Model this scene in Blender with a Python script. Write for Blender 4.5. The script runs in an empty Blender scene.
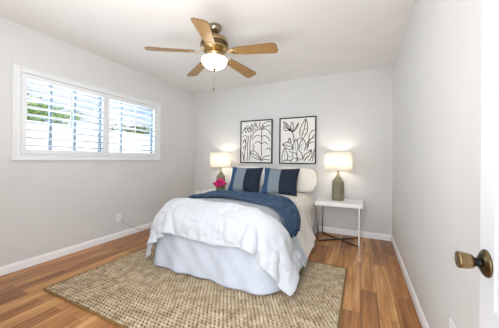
import bpy, bmesh, math, random
import numpy as np
from mathutils import Vector, Matrix

PI = math.pi
sc = bpy.context.scene
COL = sc.collection
random.seed(7)

# ------------------------------------------------------------------ camera, world, lights, exposure
HX, LX, DY, HT = 0.387, -3.066, 3.796, 2.44      # right wall, left wall, back wall, ceiling
cam_data = bpy.data.cameras.new('camera')
cam = bpy.data.objects.new('camera', cam_data)
COL.objects.link(cam)
cam_data.sensor_fit = 'HORIZONTAL'
cam_data.sensor_width = 36.0
cam_data.lens = 36.0 * 234.1 / 499.0
cam_data.clip_start = 0.02
cam_data.shift_y = -(164.0 - 159.4) / 499.0
cam.location = (0, 0, 1.118)
cam.rotation_euler = (Matrix.Rotation(0.44725, 3, 'Z') @ Matrix.Rotation(PI / 2, 3, 'X') @ Matrix.Rotation(0.00898, 3, 'Z')).to_euler()
sc.camera = cam

sc.view_settings.view_transform = 'Standard'
sc.view_settings.look = 'None'
sc.view_settings.gamma = 1.0
sc.view_settings.use_curve_mapping = False
sc.view_settings.exposure = 1.03

world = bpy.data.worlds.new('world')
sc.world = world
world.use_nodes = True
wt = world.node_tree
wt.nodes.clear()
w_out = wt.nodes.new('ShaderNodeOutputWorld')
w_bg = wt.nodes.new('ShaderNodeBackground')
w_tc = wt.nodes.new('ShaderNodeTexCoord')
w_no = wt.nodes.new('ShaderNodeTexNoise')
w_no.inputs['Scale'].default_value = 3.0
w_no.inputs['Detail'].default_value = 5.0
w_cr = wt.nodes.new('ShaderNodeValToRGB')
w_cr.color_ramp.elements[0].position = 0.42
w_cr.color_ramp.elements[0].color = (0.34, 0.54, 0.86, 1)
w_cr.color_ramp.elements[1].position = 0.62
w_cr.color_ramp.elements[1].color = (0.95, 0.97, 1.0, 1)
wt.links.new(w_tc.outputs['Generated'], w_no.inputs['Vector'])
wt.links.new(w_no.outputs['Fac'], w_cr.inputs['Fac'])
wt.links.new(w_cr.outputs['Color'], w_bg.inputs['Color'])
wt.links.new(w_bg.outputs['Background'], w_out.inputs['Surface'])
w_bg.inputs['Strength'].default_value = 0.55


def area_light(name, loc, target, sx, sy, power, color=(1, 1, 1), spread=180):
    d = bpy.data.lights.new(name, 'AREA')
    d.shape = 'RECTANGLE'
    d.size, d.size_y = sx, sy
    d.energy = power
    d.color = color
    d.spread = math.radians(spread)
    o = bpy.data.objects.new(name, d)
    COL.objects.link(o)
    o.location = loc
    o.rotation_euler = (Vector(target) - Vector(loc)).to_track_quat('-Z', 'Y').to_euler()
    return o


# added fill lights: in the doorway behind the camera, and upward at the ceiling
area_light('doorway_fill', (-0.30, -0.13, 1.15), (-2.3, 2.2, 0.45), 0.75, 1.8, 24, (0.87, 0.94, 1.0), 158)
area_light('bounce_fill', (-1.05, 0.30, 1.0), (-1.05, 0.65, 2.44), 1.3, 0.6, 14, (0.97, 0.97, 0.97))
area_light('window_daylight', (-3.45, 1.96, 1.85), (-1.2, 2.1, 0.3), 1.9, 1.1, 36, (0.66, 0.83, 1.0))
# the sun stands behind the house and lights the garden wall outside
sun_d = bpy.data.lights.new('sun', 'SUN')
sun_d.energy = 2.7
sun_d.angle = 0.02
sun = bpy.data.objects.new('sun', sun_d)
COL.objects.link(sun)
sun.rotation_euler = Vector((-0.62, -0.2, -0.75)).to_track_quat('-Z', 'Y').to_euler()


# ------------------------------------------------------------------ materials
def srgb(r, g, b):
    f = lambda v: ((v / 255 + 0.055) / 1.055) ** 2.4 if v > 10 else v / 255 / 12.92
    return (f(r), f(g), f(b), 1)


def mat(name, rgb, rough=0.6, metal=0.0, bump=0.0, bscale=60, var=0.0, vscale=8.0, rgb2=None, spec=0.4, stretch=(1, 1, 1), sheen=0.0):
    m = bpy.data.materials.new(name)
    m.use_nodes = True
    nt = m.node_tree
    b = nt.nodes['Principled BSDF']
    b.inputs['Roughness'].default_value = rough
    b.inputs['Metallic'].default_value = metal
    b.inputs['Specular IOR Level'].default_value = spec
    if sheen:
        b.inputs['Sheen Weight'].default_value = sheen
    b.inputs['Base Color'].default_value = srgb(*rgb)
    tc = nt.nodes.new('ShaderNodeTexCoord')
    mp = nt.nodes.new('ShaderNodeMapping')
    mp.inputs['Scale'].default_value = stretch
    nt.links.new(tc.outputs['Object'], mp.inputs['Vector'])
    n = nt.nodes.new('ShaderNodeTexNoise')
    n.inputs['Scale'].default_value = vscale
    n.inputs['Detail'].default_value = 4
    nt.links.new(mp.outputs['Vector'], n.inputs['Vector'])
    c = nt.nodes.new('ShaderNodeValToRGB')
    c.color_ramp.elements[0].position = 0.32
    c.color_ramp.elements[1].position = 0.68
    a = rgb
    z = rgb2 if rgb2 else tuple(min(255, v * (1 + var)) for v in rgb)
    c.color_ramp.elements[0].color = srgb(*a)
    c.color_ramp.elements[1].color = srgb(*z)
    nt.links.new(n.outputs['Fac'], c.inputs['Fac'])
    nt.links.new(c.outputs['Color'], b.inputs['Base Color'])
    if bump:
        n2 = nt.nodes.new('ShaderNodeTexNoise')
        n2.inputs['Scale'].default_value = bscale
        n2.inputs['Detail'].default_value = 3
        nt.links.new(mp.outputs['Vector'], n2.inputs['Vector'])
        bp = nt.nodes.new('ShaderNodeBump')
        bp.inputs['Strength'].default_value = bump
        bp.inputs['Distance'].default_value = 0.01
        nt.links.new(n2.outputs['Fac'], bp.inputs['Height'])
        nt.links.new(bp.outputs['Normal'], b.inputs['Normal'])
    return m


def floor_material():
    m = bpy.data.materials.new('wood_planks')
    m.use_nodes = True
    nt = m.node_tree
    b = nt.nodes['Principled BSDF']
    b.inputs['Roughness'].default_value = 0.33
    b.inputs['Specular IOR Level'].default_value = 0.45
    tc = nt.nodes.new('ShaderNodeTexCoord')
    mp = nt.nodes.new('ShaderNodeMapping')
    mp.inputs['Rotation'].default_value = (0, 0, PI / 2)
    nt.links.new(tc.outputs['Object'], mp.inputs['Vector'])

    def brick(w, row, off, mort):
        k = nt.nodes.new('ShaderNodeTexBrick')
        k.inputs['Color1'].default_value = (0, 0, 0, 1)
        k.inputs['Color2'].default_value = (1, 1, 1, 1)
        k.inputs['Mortar'].default_value = (0.3, 0.3, 0.3, 1)
        k.inputs['Scale'].default_value = 1.0
        k.inputs['Mortar Size'].default_value = mort
        k.inputs['Mortar Smooth'].default_value = 0.2
        k.inputs['Brick Width'].default_value = w
        k.inputs['Row Height'].default_value = row
        k.offset = off
        k.offset_frequency = 2
        nt.links.new(mp.outputs['Vector'], k.inputs['Vector'])
        return k
    k1 = brick(0.95, 0.122, 0.37, 0.0012)
    # distort the long grain
    mg = nt.nodes.new('ShaderNodeMapping')
    mg.inputs['Scale'].default_value = (30, 1.6, 1)
    nt.links.new(tc.outputs['Object'], mg.inputs['Vector'])
    addv = nt.nodes.new('ShaderNodeVectorMath')
    addv.operation = 'MULTIPLY_ADD'
    addv.inputs[1].default_value = (7.0, 7.0, 7.0)
    nt.links.new(k1.outputs['Color'], addv.inputs[0])
    nt.links.new(mg.outputs['Vector'], addv.inputs[2])
    g = nt.nodes.new('ShaderNodeTexNoise')
    g.inputs['Scale'].default_value = 1.0
    g.inputs['Detail'].default_value = 6
    g.inputs['Distortion'].default_value = 0.6
    nt.links.new(addv.outputs['Vector'], g.inputs['Vector'])
    mix = nt.nodes.new('ShaderNodeMath')
    mix.operation = 'MULTIPLY_ADD'
    mix.inputs[1].default_value = 0.40
    nt.links.new(k1.outputs['Color'], mix.inputs[0])
    gs = nt.nodes.new('ShaderNodeMath')
    gs.operation = 'MULTIPLY_ADD'
    gs.inputs[1].default_value = 1.5
    gs.inputs[2].default_value = -0.42
    nt.links.new(g.outputs['Fac'], gs.inputs[0])
    nt.links.new(gs.outputs['Value'], mix.inputs[2])
    cr = nt.nodes.new('ShaderNodeValToRGB')
    e = cr.color_ramp.elements
    e[0].position, e[0].color = 0.0, srgb(100, 61, 32)
    e[1].position, e[1].color = 1.0, srgb(222, 175, 117)
    for p, c in ((0.25, (138, 88, 46)), (0.5, (168, 113, 61)), (0.75, (197, 143, 85))):
        x = e.new(p)
        x.color = srgb(*c)
    nt.links.new(mix.outputs['Value'], cr.inputs['Fac'])
    mm = nt.nodes.new('ShaderNodeMix')
    mm.data_type = 'RGBA'
    mm.inputs['B'].default_value = srgb(104, 66, 38)
    nt.links.new(k1.outputs['Fac'], mm.inputs['Factor'])
    nt.links.new(cr.outputs['Color'], mm.inputs['A'])
    nt.links.new(mm.outputs['Result'], b.inputs['Base Color'])
    bp = nt.nodes.new('ShaderNodeBump')
    bp.inputs['Strength'].default_value = 0.12
    bp.inputs['Distance'].default_value = 0.004
    nt.links.new(g.outputs['Fac'], bp.inputs['Height'])
    nt.links.new(bp.outputs['Normal'], b.inputs['Normal'])
    return m


def wood_blade_material():
    m = mat('maple_blade', (144, 108, 62), 0.38, 0, 0.05, 30, rgb2=(176, 138, 86), vscale=6, stretch=(2, 16, 1))
    return m


def emit_mat(name, rgb, strength, base=(250, 248, 240)):
    m = bpy.data.materials.new(name)
    m.use_nodes = True
    b = m.node_tree.nodes['Principled BSDF']
    b.inputs['Base Color'].default_value = srgb(*base)
    b.inputs['Roughness'].default_value = 0.25
    b.inputs['Emission Color'].default_value = srgb(*rgb)
    b.inputs['Emission Strength'].default_value = strength
    return m


def shade_material():
    m = bpy.data.materials.new('linen_shade')
    m.use_nodes = True
    nt = m.node_tree
    nt.nodes.clear()
    out = nt.nodes.new('ShaderNodeOutputMaterial')
    d = nt.nodes.new('ShaderNodeBsdfDiffuse')
    t = nt.nodes.new('ShaderNodeBsdfTranslucent')
    mx = nt.nodes.new('ShaderNodeMixShader')
    mx.inputs[0].default_value = 0.62
    tc = nt.nodes.new('ShaderNodeTexCoord')
    mp = nt.nodes.new('ShaderNodeMapping')
    mp.inputs['Scale'].default_value = (60, 60, 300)
    n = nt.nodes.new('ShaderNodeTexNoise')
    n.inputs['Scale'].default_value = 1.0
    cr = nt.nodes.new('ShaderNodeValToRGB')
    cr.color_ramp.elements[0].color = srgb(244, 240, 232)
    cr.color_ramp.elements[1].color = srgb(252, 250, 244)
    nt.links.new(tc.outputs['Object'], mp.inputs['Vector'])
    nt.links.new(mp.outputs['Vector'], n.inputs['Vector'])
    nt.links.new(n.outputs['Fac'], cr.inputs['Fac'])
    for s in (d, t):
        nt.links.new(cr.outputs['Color'], s.inputs['Color'])
    nt.links.new(d.outputs[0], mx.inputs[1])
    nt.links.new(t.outputs[0], mx.inputs[2])
    nt.links.new(mx.outputs[0], out.inputs['Surface'])
    return m


def glass_material(name, tint=(1, 1, 1, 1), refl=0.06):
    m = bpy.data.materials.new(name)
    m.use_nodes = True
    nt = m.node_tree
    nt.nodes.clear()
    out = nt.nodes.new('ShaderNodeOutputMaterial')
    tr = nt.nodes.new('ShaderNodeBsdfTransparent')
    tr.inputs['Color'].default_value = tint
    gl = nt.nodes.new('ShaderNodeBsdfGlossy')
    gl.inputs['Roughness'].default_value = 0.02
    mx = nt.nodes.new('ShaderNodeMixShader')
    mx.inputs[0].default_value = refl
    nt.links.new(tr.outputs[0], mx.inputs[1])
    nt.links.new(gl.outputs[0], mx.inputs[2])
    nt.links.new(mx.outputs[0], out.inputs['Surface'])
    return m


def navy_pillow_material(flip):
    m = mat('navy_stripe_cotton' + ('_dark' if flip else ''), (30, 40, 58), 0.85, 0, 0.25, 260)
    nt = m.node_tree
    b = nt.nodes['Principled BSDF']
    tc = nt.nodes.new('ShaderNodeTexCoord')
    sx = nt.nodes.new('ShaderNodeSeparateXYZ')
    nt.links.new(tc.outputs['Object'], sx.inputs['Vector'])
    mr = nt.nodes.new('ShaderNodeMapRange')
    mr.inputs['From Min'].default_value = -0.25
    mr.inputs['From Max'].default_value = 0.25
    nt.links.new(sx.outputs['X'], mr.inputs['Value'])
    cr = nt.nodes.new('ShaderNodeValToRGB')
    cr.color_ramp.interpolation = 'CONSTANT'
    e = cr.color_ramp.elements
    e[0].position, e[0].color = 0.0, srgb(44, 76, 112)
    e[1].position, e[1].color = 0.19, srgb(126, 137, 146)
    x = e.new(0.52)
    x.color = srgb(27, 37, 54)
    nt.links.new(mr.outputs['Result'], cr.inputs['Fac'])
    # woven fleck over the stripes
    n = nt.nodes.new('ShaderNodeTexNoise')
    n.inputs['Scale'].default_value = 150
    nt.links.new(tc.outputs['Object'], n.inputs['Vector'])
    mx = nt.nodes.new('ShaderNodeMix')
    mx.data_type = 'RGBA'
    mx.blend_type = 'OVERLAY'
    mx.inputs['Factor'].default_value = 0.45
    nt.links.new(cr.outputs['Color'], mx.inputs['A'])
    nt.links.new(n.outputs['Color'], mx.inputs['B'])
    hs = nt.nodes.new('ShaderNodeMix')
    hs.data_type = 'RGBA'
    hs.inputs['Factor'].default_value = 0.5
    nt.links.new(cr.outputs['Color'], hs.inputs['A'])
    nt.links.new(mx.outputs['Result'], hs.inputs['B'])
    nt.links.new(hs.outputs['Result'], b.inputs['Base Color'])
    return m


M = {
    'wall': mat('wall_paint', (217, 216, 214), 0.9, 0, 0.05, 180, var=0.012, vscale=3),
    'ceiling': mat('ceiling_paint', (234, 231, 227), 0.95, 0, 0.08, 220, var=0.01, vscale=3),
    'trim': mat('white_trim', (246, 246, 246), 0.45, 0, 0, var=0.01),
    'door': mat('white_door_paint', (226, 229, 231), 0.4, 0, 0, var=0.01),
    'floor': floor_material(),
    'shutter': mat('shutter_paint', (232, 233, 234), 0.45, 0, 0, var=0.01),
    'sash': mat('grey_sash', (112, 124, 132), 0.5, 0, 0, var=0.05),
    'glass': glass_material('window_glass'),
    'vase_glass': glass_material('vase_glass', (0.93, 0.96, 0.95, 1), 0.15),
    'duvet': mat('white_linen', (198, 201, 206), 0.9, 0, 0.35, 55, var=0.02, vscale=20, sheen=0.2),
    'skirt': mat('blue_lit_skirt', (196, 201, 211), 0.9, 0, 0.3, 70, var=0.02, vscale=20),  # bluish cast of the light is put into the skirt's colour
    'sheet': mat('cream_sheet', (226, 222, 215), 0.9, 0, 0.3, 70, var=0.02, vscale=20),
    'coverlet': mat('pale_grey_coverlet', (168, 176, 183), 0.9, 0, 0.35, 120, var=0.04, vscale=30),
    'throw': mat('navy_throw', (24, 42, 68), 0.9, 0, 0.6, 160, rgb2=(82, 112, 146), vscale=16, stretch=(1, 5, 1)),
    'fringe': mat('navy_fringe', (26, 42, 68), 0.9, 0, 0, rgb2=(48, 72, 104), vscale=60),
    'pillow_white': mat('white_pillowcase', (242, 240, 237), 0.9, 0, 0.25, 60, var=0.02, vscale=20),
    'pillow_cream': mat('cream_pillowcase', (242, 236, 226), 0.9, 0, 0.25, 60, var=0.02, vscale=20),
    'navy': navy_pillow_material(False),
    'mattress': mat('mattress_ticking', (236, 232, 226), 0.9, 0, 0.2, 60, var=0.02),
    'nightstand': mat('white_lacquer', (243, 242, 240), 0.25, 0, 0, var=0.01),
    'chrome': mat('brushed_steel', (190, 186, 180), 0.22, 1.0, 0, var=0.05, vscale=30),
    'dark_steel': mat('dark_steel', (110, 104, 98), 0.3, 1.0, 0, var=0.08, vscale=30),
    'dark_steel_black': mat('blackened_metal', (44, 46, 48), 0.3, 1.0, 0, var=0.1, vscale=30),
    'knob_brass': mat('worn_knob_brass', (128, 108, 78), 0.3, 1.0, 0, rgb2=(168, 142, 102), vscale=60),
    'bright_brass': mat('bright_brass', (214, 192, 150), 0.3, 1.0, 0, var=0.08, vscale=30),
    'ceramic': mat('grey_green_ceramic', (118, 114, 92), 0.55, 0, 0.25, 40, rgb2=(146, 140, 114), vscale=10, stretch=(1, 1, 9)),
    'neck': mat('lamp_neck_wood', (176, 160, 128), 0.5, 0, 0, var=0.1),
    'shade': shade_material(),
    'bulb': emit_mat('warm_bulb', (255, 214, 160), 6.0),
    'brass': mat('antique_brass', (168, 142, 98), 0.28, 1.0, 0, rgb2=(196, 170, 124), vscale=9),
    'dark_brass': mat('aged_brass', (74, 64, 48), 0.3, 1.0, 0, rgb2=(122, 104, 74), vscale=40),
    'pewter': mat('polished_pewter', (150, 140, 124), 0.2, 1.0, 0, var=0.1),
    'blade': wood_blade_material(),
    'blade_edge': mat('walnut_edge', (108, 78, 52), 0.45, 0, 0, var=0.1),
    'bowl': emit_mat('frosted_bowl_lit', (255, 240, 214), 5.5),
    'frame': mat('black_frame', (24, 23, 24), 0.4, 0, 0, var=0.1),
    'paper': mat('art_paper', (238, 235, 228), 0.8, 0, 0, var=0.01),
    'ink': mat('black_ink', (30, 29, 30), 0.7, 0, 0, var=0.1),
    'jute': mat('jute_braid', (166, 144, 114), 0.95, 0, 0.4, 320, rgb2=(210, 192, 164), vscale=14, spec=0.15),
    'gap_shade': mat('braid_gap_shade', (60, 48, 35), 0.95, 0, 0.4, 320, rgb2=(86, 70, 52), vscale=30, spec=0.1),  # shade in the gaps between the braid loops, put into the colour
    'jute_edge': mat('jute_binding', (120, 92, 60), 0.95, 0, 0.5, 200, rgb2=(158, 126, 84), vscale=60, spec=0.15),
    'petal': mat('pink_petal', (232, 18, 120), 0.6, 0, 0, rgb2=(248, 84, 164), vscale=40),
    'stem': mat('green_stem', (70, 104, 50), 0.6, 0, 0, var=0.2),
    'outlet': mat('white_plastic', (240, 240, 238), 0.35, 0, 0, var=0.01),
    'slot': mat('dark_slot', (60, 58, 56), 0.5, 0, 0, var=0.1),
    'cord': mat('grey_cord', (170, 166, 160), 0.5, 0, 0, var=0.05),
    'garden_wall': mat('white_stucco', (246, 246, 244), 0.9, 0, 0.2, 30, var=0.01),
    'ground': mat('pale_paving', (200, 196, 188), 0.9, 0, 0.2, 20, var=0.05),
    'leaf': mat('garden_leaf', (96, 138, 44), 0.6, 0, 0, rgb2=(168, 196, 84), vscale=5),
    'leaf_dark': mat('garden_leaf_dark', (74, 98, 40), 0.6, 0, 0, rgb2=(130, 150, 74), vscale=5),
    'bark': mat('brown_bark', (96, 72, 52), 0.9, 0, 0.5, 30, var=0.2),
    'plaster_out': mat('plain_plaster', (190, 186, 180), 0.9, 0, 0, var=0.02),
}


# ------------------------------------------------------------------ builders
def add_box(bm, x0, x1, y0, y1, z0, z1, bev=0.0, seg=2, mi=0, mtx=None, prof=0.7):
    r = bmesh.ops.create_cube(bm, size=1.0)
    vs = r['verts']
    for v in vs:
        v.co = Vector(((x0 + x1) / 2 + v.co.x * (x1 - x0), (y0 + y1) / 2 + v.co.y * (y1 - y0), (z0 + z1) / 2 + v.co.z * (z1 - z0)))
        if mtx is not None:
            v.co = mtx @ v.co
    fs = {f for v in vs for f in v.link_faces}
    for f in fs:
        f.material_index = mi
    if bev > 0:
        es = list({e for v in vs for e in v.link_edges})
        bmesh.ops.bevel(bm, geom=es, offset=bev, segments=seg, profile=prof, affect='EDGES', clamp_overlap=True)


def add_lathe(bm, prof, n=40, c=(0, 0, 0), axis='Z', mtx=None, smooth=True):
    rings = []
    for (r, z) in prof:
        ring = []
        for i in range(n):
            a = 2 * PI * i / n
            co = Vector((r * math.cos(a), r * math.sin(a), z))
            if axis == 'X':
                co = Vector((co.z, co.x, co.y))
            co = co + Vector(c)
            if mtx is not None:
                co = mtx @ co
            ring.append(bm.verts.new(co))
        rings.append(ring)
    for a, b in zip(rings[:-1], rings[1:]):
        for i in range(n):
            f = bm.faces.new((a[i], a[(i + 1) % n], b[(i + 1) % n], b[i]))
            f.smooth = smooth
    if prof[0][0] > 1e-4:
        bm.faces.new(list(reversed(rings[0])))
    if prof[-1][0] > 1e-4:
        bm.faces.new(rings[-1])


def add_tube(bm, pts, r, n=8, cap=True, flat=None):
    """round tube along pts; r a number or one per point"""
    pts = [Vector(p) for p in pts]
    rs = r if isinstance(r, (list, tuple)) else [r] * len(pts)
    prev = None
    rings = []
    for i, p in enumerate(pts):
        t = (pts[min(i + 1, len(pts) - 1)] - pts[max(i - 1, 0)]).normalized()
        if prev is None:
            u = t.orthogonal().normalized()
        else:
            u = (prev - t * prev.dot(t))
            u = u.normalized() if u.length > 1e-6 else t.orthogonal().normalized()
        prev = u
        w = t.cross(u)
        rings.append([bm.verts.new(p + (u * math.cos(2 * PI * k / n) + w * math.sin(2 * PI * k / n)) * rs[i]) for k in range(n)])
    for a, b in zip(rings[:-1], rings[1:]):
        for k in range(n):
            f = bm.faces.new((a[k], a[(k + 1) % n], b[(k + 1) % n], b[k]))
            f.smooth = True
    if cap:
        bm.faces.new(list(reversed(rings[0])))
        bm.faces.new(rings[-1])


def add_bar(bm, a, b, w, h, bev=0.001):
    """rectangular bar from a to b, w wide sideways, h high"""
    a, b = Vector(a), Vector(b)
    d = b - a
    L = d.length
    x = d.normalized()
    up = Vector((0, 0, 1)) if abs(x.z) < 0.9 else Vector((0, 1, 0))
    y = up.cross(x).normalized()
    z = x.cross(y)
    mt = Matrix((x, y, z)).transposed().to_4x4()
    mt.translation = a
    add_box(bm, 0, L, -w / 2, w / 2, -h / 2, h / 2, bev, 1, 0, mt)


def obj(name, bm, material, parent=None, loc=None, subsurf=0, solid=0.0, smooth=None, off=1.0):
    me = bpy.data.meshes.new(name)
    if isinstance(bm, bmesh.types.BMesh):
        bmesh.ops.recalc_face_normals(bm, faces=bm.faces[:]) if solid == 0 and smooth != 'keep' else None
        bm.to_mesh(me)
        bm.free()
    else:
        V, F = bm
        me.from_pydata([tuple(v) for v in V], [], F)
    mats = material if isinstance(material, (list, tuple)) else [material]
    for m in mats:
        me.materials.append(m)
    if smooth:
        me.polygons.foreach_set('use_smooth', [True] * len(me.polygons))
    me.update()
    o = bpy.data.objects.new(name, me)
    COL.objects.link(o)
    if parent is not None:
        o.parent = parent
    if loc is not None:
        o.location = loc
    if solid:
        s = o.modifiers.new('thickness', 'SOLIDIFY')
        s.thickness = solid
        s.offset = off
    if subsurf:
        s = o.modifiers.new('smooth', 'SUBSURF')
        s.levels = s.render_levels = subsurf
    return o


def tag(o, label, cat, group=None, kind=None):
    o['label'] = label
    o['category'] = cat
    if group:
        o['group'] = group
    if kind:
        o['kind'] = kind
    return o


def thing(name, label, cat, loc=(0, 0, 0), rz=0.0, group=None):
    o = bpy.data.objects.new(name, None)
    o.empty_display_size = 0.1
    COL.objects.link(o)
    o.location = loc
    o.rotation_euler = (0, 0, rz)
    return tag(o, label, cat, group)


def struct(name, bm, m, label=None, parent=None, **kw):
    o = obj(name, bm, m, parent, **kw)
    if parent is None:
        o['kind'] = 'structure'
        if label:
            o['label'] = label
    return o


def copy_tree(o, parent=None):
    c = o.copy()
    COL.objects.link(c)
    if parent is not None:
        c.parent = parent
    for ch in list(o.children):
        copy_tree(ch, c)
    return c


def boxes(*bs, bev=0.0):
    bm = bmesh.new()
    for b in bs:
        add_box(bm, *b, bev)
    return bm


# ------------------------------------------------------------------ room shell
WY0, WY1, WZ0, WZ1 = 1.105, 2.825, 1.15, 1.965        # window opening
T = 0.14
FY = -0.06                                            # inner face of the front wall
struct('floor', boxes((LX - T, HX + T, FY - 2.2, DY + T, -0.1, 0.0)), M['floor'])
struct('ceiling', boxes((LX - T, HX + T, FY - 0.14, DY + T, HT, HT + 0.1)), M['ceiling'])
struct('wall_back', boxes((LX - T, HX + T, DY, DY + T, 0, HT)), M['wall'])
struct('wall_right', boxes((HX, HX + T, FY - 0.14, DY, 0, HT)), M['wall'])
struct('wall_left', boxes((LX - T, LX, FY - 0.14, WY0, 0, HT), (LX - T, LX, WY1, DY, 0, HT),
                          (LX - T, LX, WY0, WY1, 0, WZ0), (LX - T, LX, WY0, WY1, WZ1, HT)), M['wall'])
DX0, DX1, DZ = -0.56, 0.29, 2.06                      # doorway the camera stands in
struct('wall_front', boxes((LX, DX0, FY - 0.14, FY, 0, HT), (DX1, HX, FY - 0.14, FY, 0, HT), (DX0, DX1, FY - 0.14, FY, DZ, HT)), M['wall'])


def baseboard(name, a, b, nrm):
    bm = bmesh.new()
    a, b, n = Vector(a), Vector(b), Vector(nrm)
    prof = [(0.0, 0.0), (0.013, 0.0), (0.013, 0.058), (0.009, 0.066), (0.009, 0.074), (0.004, 0.083), (0.0, 0.083)]
    ra = [bm.verts.new(a + n * d + Vector((0, 0, z))) for d, z in prof]
    rb = [bm.verts.new(b + n * d + Vector((0, 0, z))) for d, z in prof]
    k = len(prof)
    for i in range(k):
        bm.faces.new((ra[i], ra[(i + 1) % k], rb[(i + 1) % k], rb[i]))
    bm.faces.new(ra)
    bm.faces.new(rb)
    struct(name, bm, M['trim'])


baseboard('baseboard_left', (LX, FY, 0), (LX, DY, 0), (1, 0, 0))
baseboard('baseboard_back', (LX + 0.013, DY, 0), (HX - 0.013, DY, 0), (0, -1, 0))
baseboard('baseboard_right', (HX, 0.0, 0), (HX, DY, 0), (-1, 0, 0))

# ------------------------------------------------------------------ window with its casing, sash and panes
win = bpy.data.objects.new('window_1', None)
COL.objects.link(win)
win['kind'] = 'structure'
win['label'] = 'wide white framed window on the left wall'
cas = bmesh.new()
CY0, CY1, CZ0, CZ1 = 1.043, 2.885, 1.085, 2.03
cw = 0.066


def frame4(bm, x0, x1, y0, y1, z0, z1, w, bev=0.003):
    add_box(bm, x0, x1, y0, y0 + w, z0, z1, bev)
    add_box(bm, x0, x1, y1 - w, y1, z0, z1, bev)
    add_box(bm, x0, x1, y0 + w, y1 - w, z0, z0 + w, bev)
    add_box(bm, x0, x1, y0 + w, y1 - w, z1 - w, z1, bev)


frame4(cas, LX, LX + 0.024, CY0, CY1, CZ0, CZ1, cw)
frame4(cas, LX + 0.02, LX + 0.034, CY0 + 0.004, CY1 - 0.004, CZ0 + 0.004, CZ1 - 0.004, 0.018, 0.004)
frame4(cas, LX + 0.02, LX + 0.029, CY0 + 0.05, CY1 - 0.05, CZ0 + 0.05, CZ1 - 0.05, 0.012, 0.003)
frame4(cas, LX - 0.135, LX, WY0, WY1, WZ0, WZ1, 0.006, 0)
obj('window_casing', cas, M['shutter'], win)
sa = bmesh.new()
SX0, SX1 = LX - 0.115, LX - 0.085
frame4(sa, SX0, SX1, WY0 + 0.006, WY1 - 0.006, WZ0 + 0.006, WZ1 - 0.006, 0.03, 0.002)
for y in (1.405, 1.650, 1.965, 2.262):
    w = 0.012 if y != 1.965 else 0.03
    add_box(sa, SX0, SX1, y - w, y + w, WZ0 + 0.036, WZ1 - 0.036, 0.002)
obj('window_sash', sa, M['sash'], win)
for y0, y1 in ((WY0 + 0.036, 1.389), (1.421, 1.634), (1.666, 1.935), (1.995, 2.246), (2.278, WY1 - 0.036)):
    obj('pane', boxes((LX - 0.102, LX - 0.098, y0, y1, WZ0 + 0.036, WZ1 - 0.036)), M['glass'], win)


def shutter(y0, y1, label, st0, st1):
    """one shutter panel: frame, nine louvers, tilt rod; origin at its bottom hinge"""
    cx = LX + 0.004
    z0, z1 = WZ0 + 0.004, WZ1 - 0.004
    t = thing('plantation_shutter', label, 'shutter', (cx, y0, z0), 0, 'plantation shutters over the window')
    W, H = y1 - y0, z1 - z0
    f = bmesh.new()
    rb, rt = 0.048, 0.052
    add_box(f, -0.014, 0.014, 0, st0, 0, H, 0.003)
    add_box(f, -0.014, 0.014, W - st1, W, 0, H, 0.003)
    add_box(f, -0.013, 0.013, st0, W - st1, 0, rb, 0.003)
    add_box(f, -0.013, 0.013, st0, W - st1, H - rt, H, 0.003)
    obj('shutter_frame', f, M['shutter'], t)
    n = 9
    pitch = (H - rb - rt) / n
    lb = bmesh.new()
    ns = 10
    ring = []
    ch, th = 0.041, 0.0058
    for x in (st0 + 0.002, W - st1 - 0.002):
        ring.append([lb.verts.new((ch * math.cos(2 * PI * k / ns), x, th * math.sin(2 * PI * k / ns))) for k in range(ns)])
    for k in range(ns):
        q = lb.faces.new((ring[0][k], ring[0][(k + 1) % ns], ring[1][(k + 1) % ns], ring[1][k]))
        q.smooth = True
    lb.faces.new(ring[0])
    lb.faces.new(ring[1])
    first = obj('louver', lb, M['shutter'], t)
    for i in range(n):
        o = first if i == 0 else first.copy()
        if i:
            COL.objects.link(o)
            o.parent = t
        o.location = (-0.012, 0, rb + pitch * (i + 0.5))
        o.rotation_euler = (0, math.radians(-9), 0)
    r = bmesh.new()
    mid = (st0 + W - st1) / 2
    add_box(r, 0.031, 0.041, mid - 0.006, mid + 0.006, rb + 0.01, H - rt - 0.02, 0.002)
    obj('tilt_rod', r, M['shutter'], t)
    return t


shutter(WY0 + 0.008, 1.966, 'left white plantation shutter panel, nearer the camera, louvers tilted open', 0.044, 0.040)
shutter(1.970, WY1 - 0.008, 'right white plantation shutter panel, nearer the back corner, louvers tilted open', 0.040, 0.044)

# ------------------------------------------------------------------ outside the window
struct('ground', boxes((-14, LX - T, -4, 16, -0.45, -0.35)), M['ground'])
gw = boxes((-7.2, -7.0, -2, 14, -0.35, 1.92), (-7.23, -6.97, -2, 14, 1.92, 1.98))
struct('wall_garden', gw, M['garden_wall'])


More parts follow.
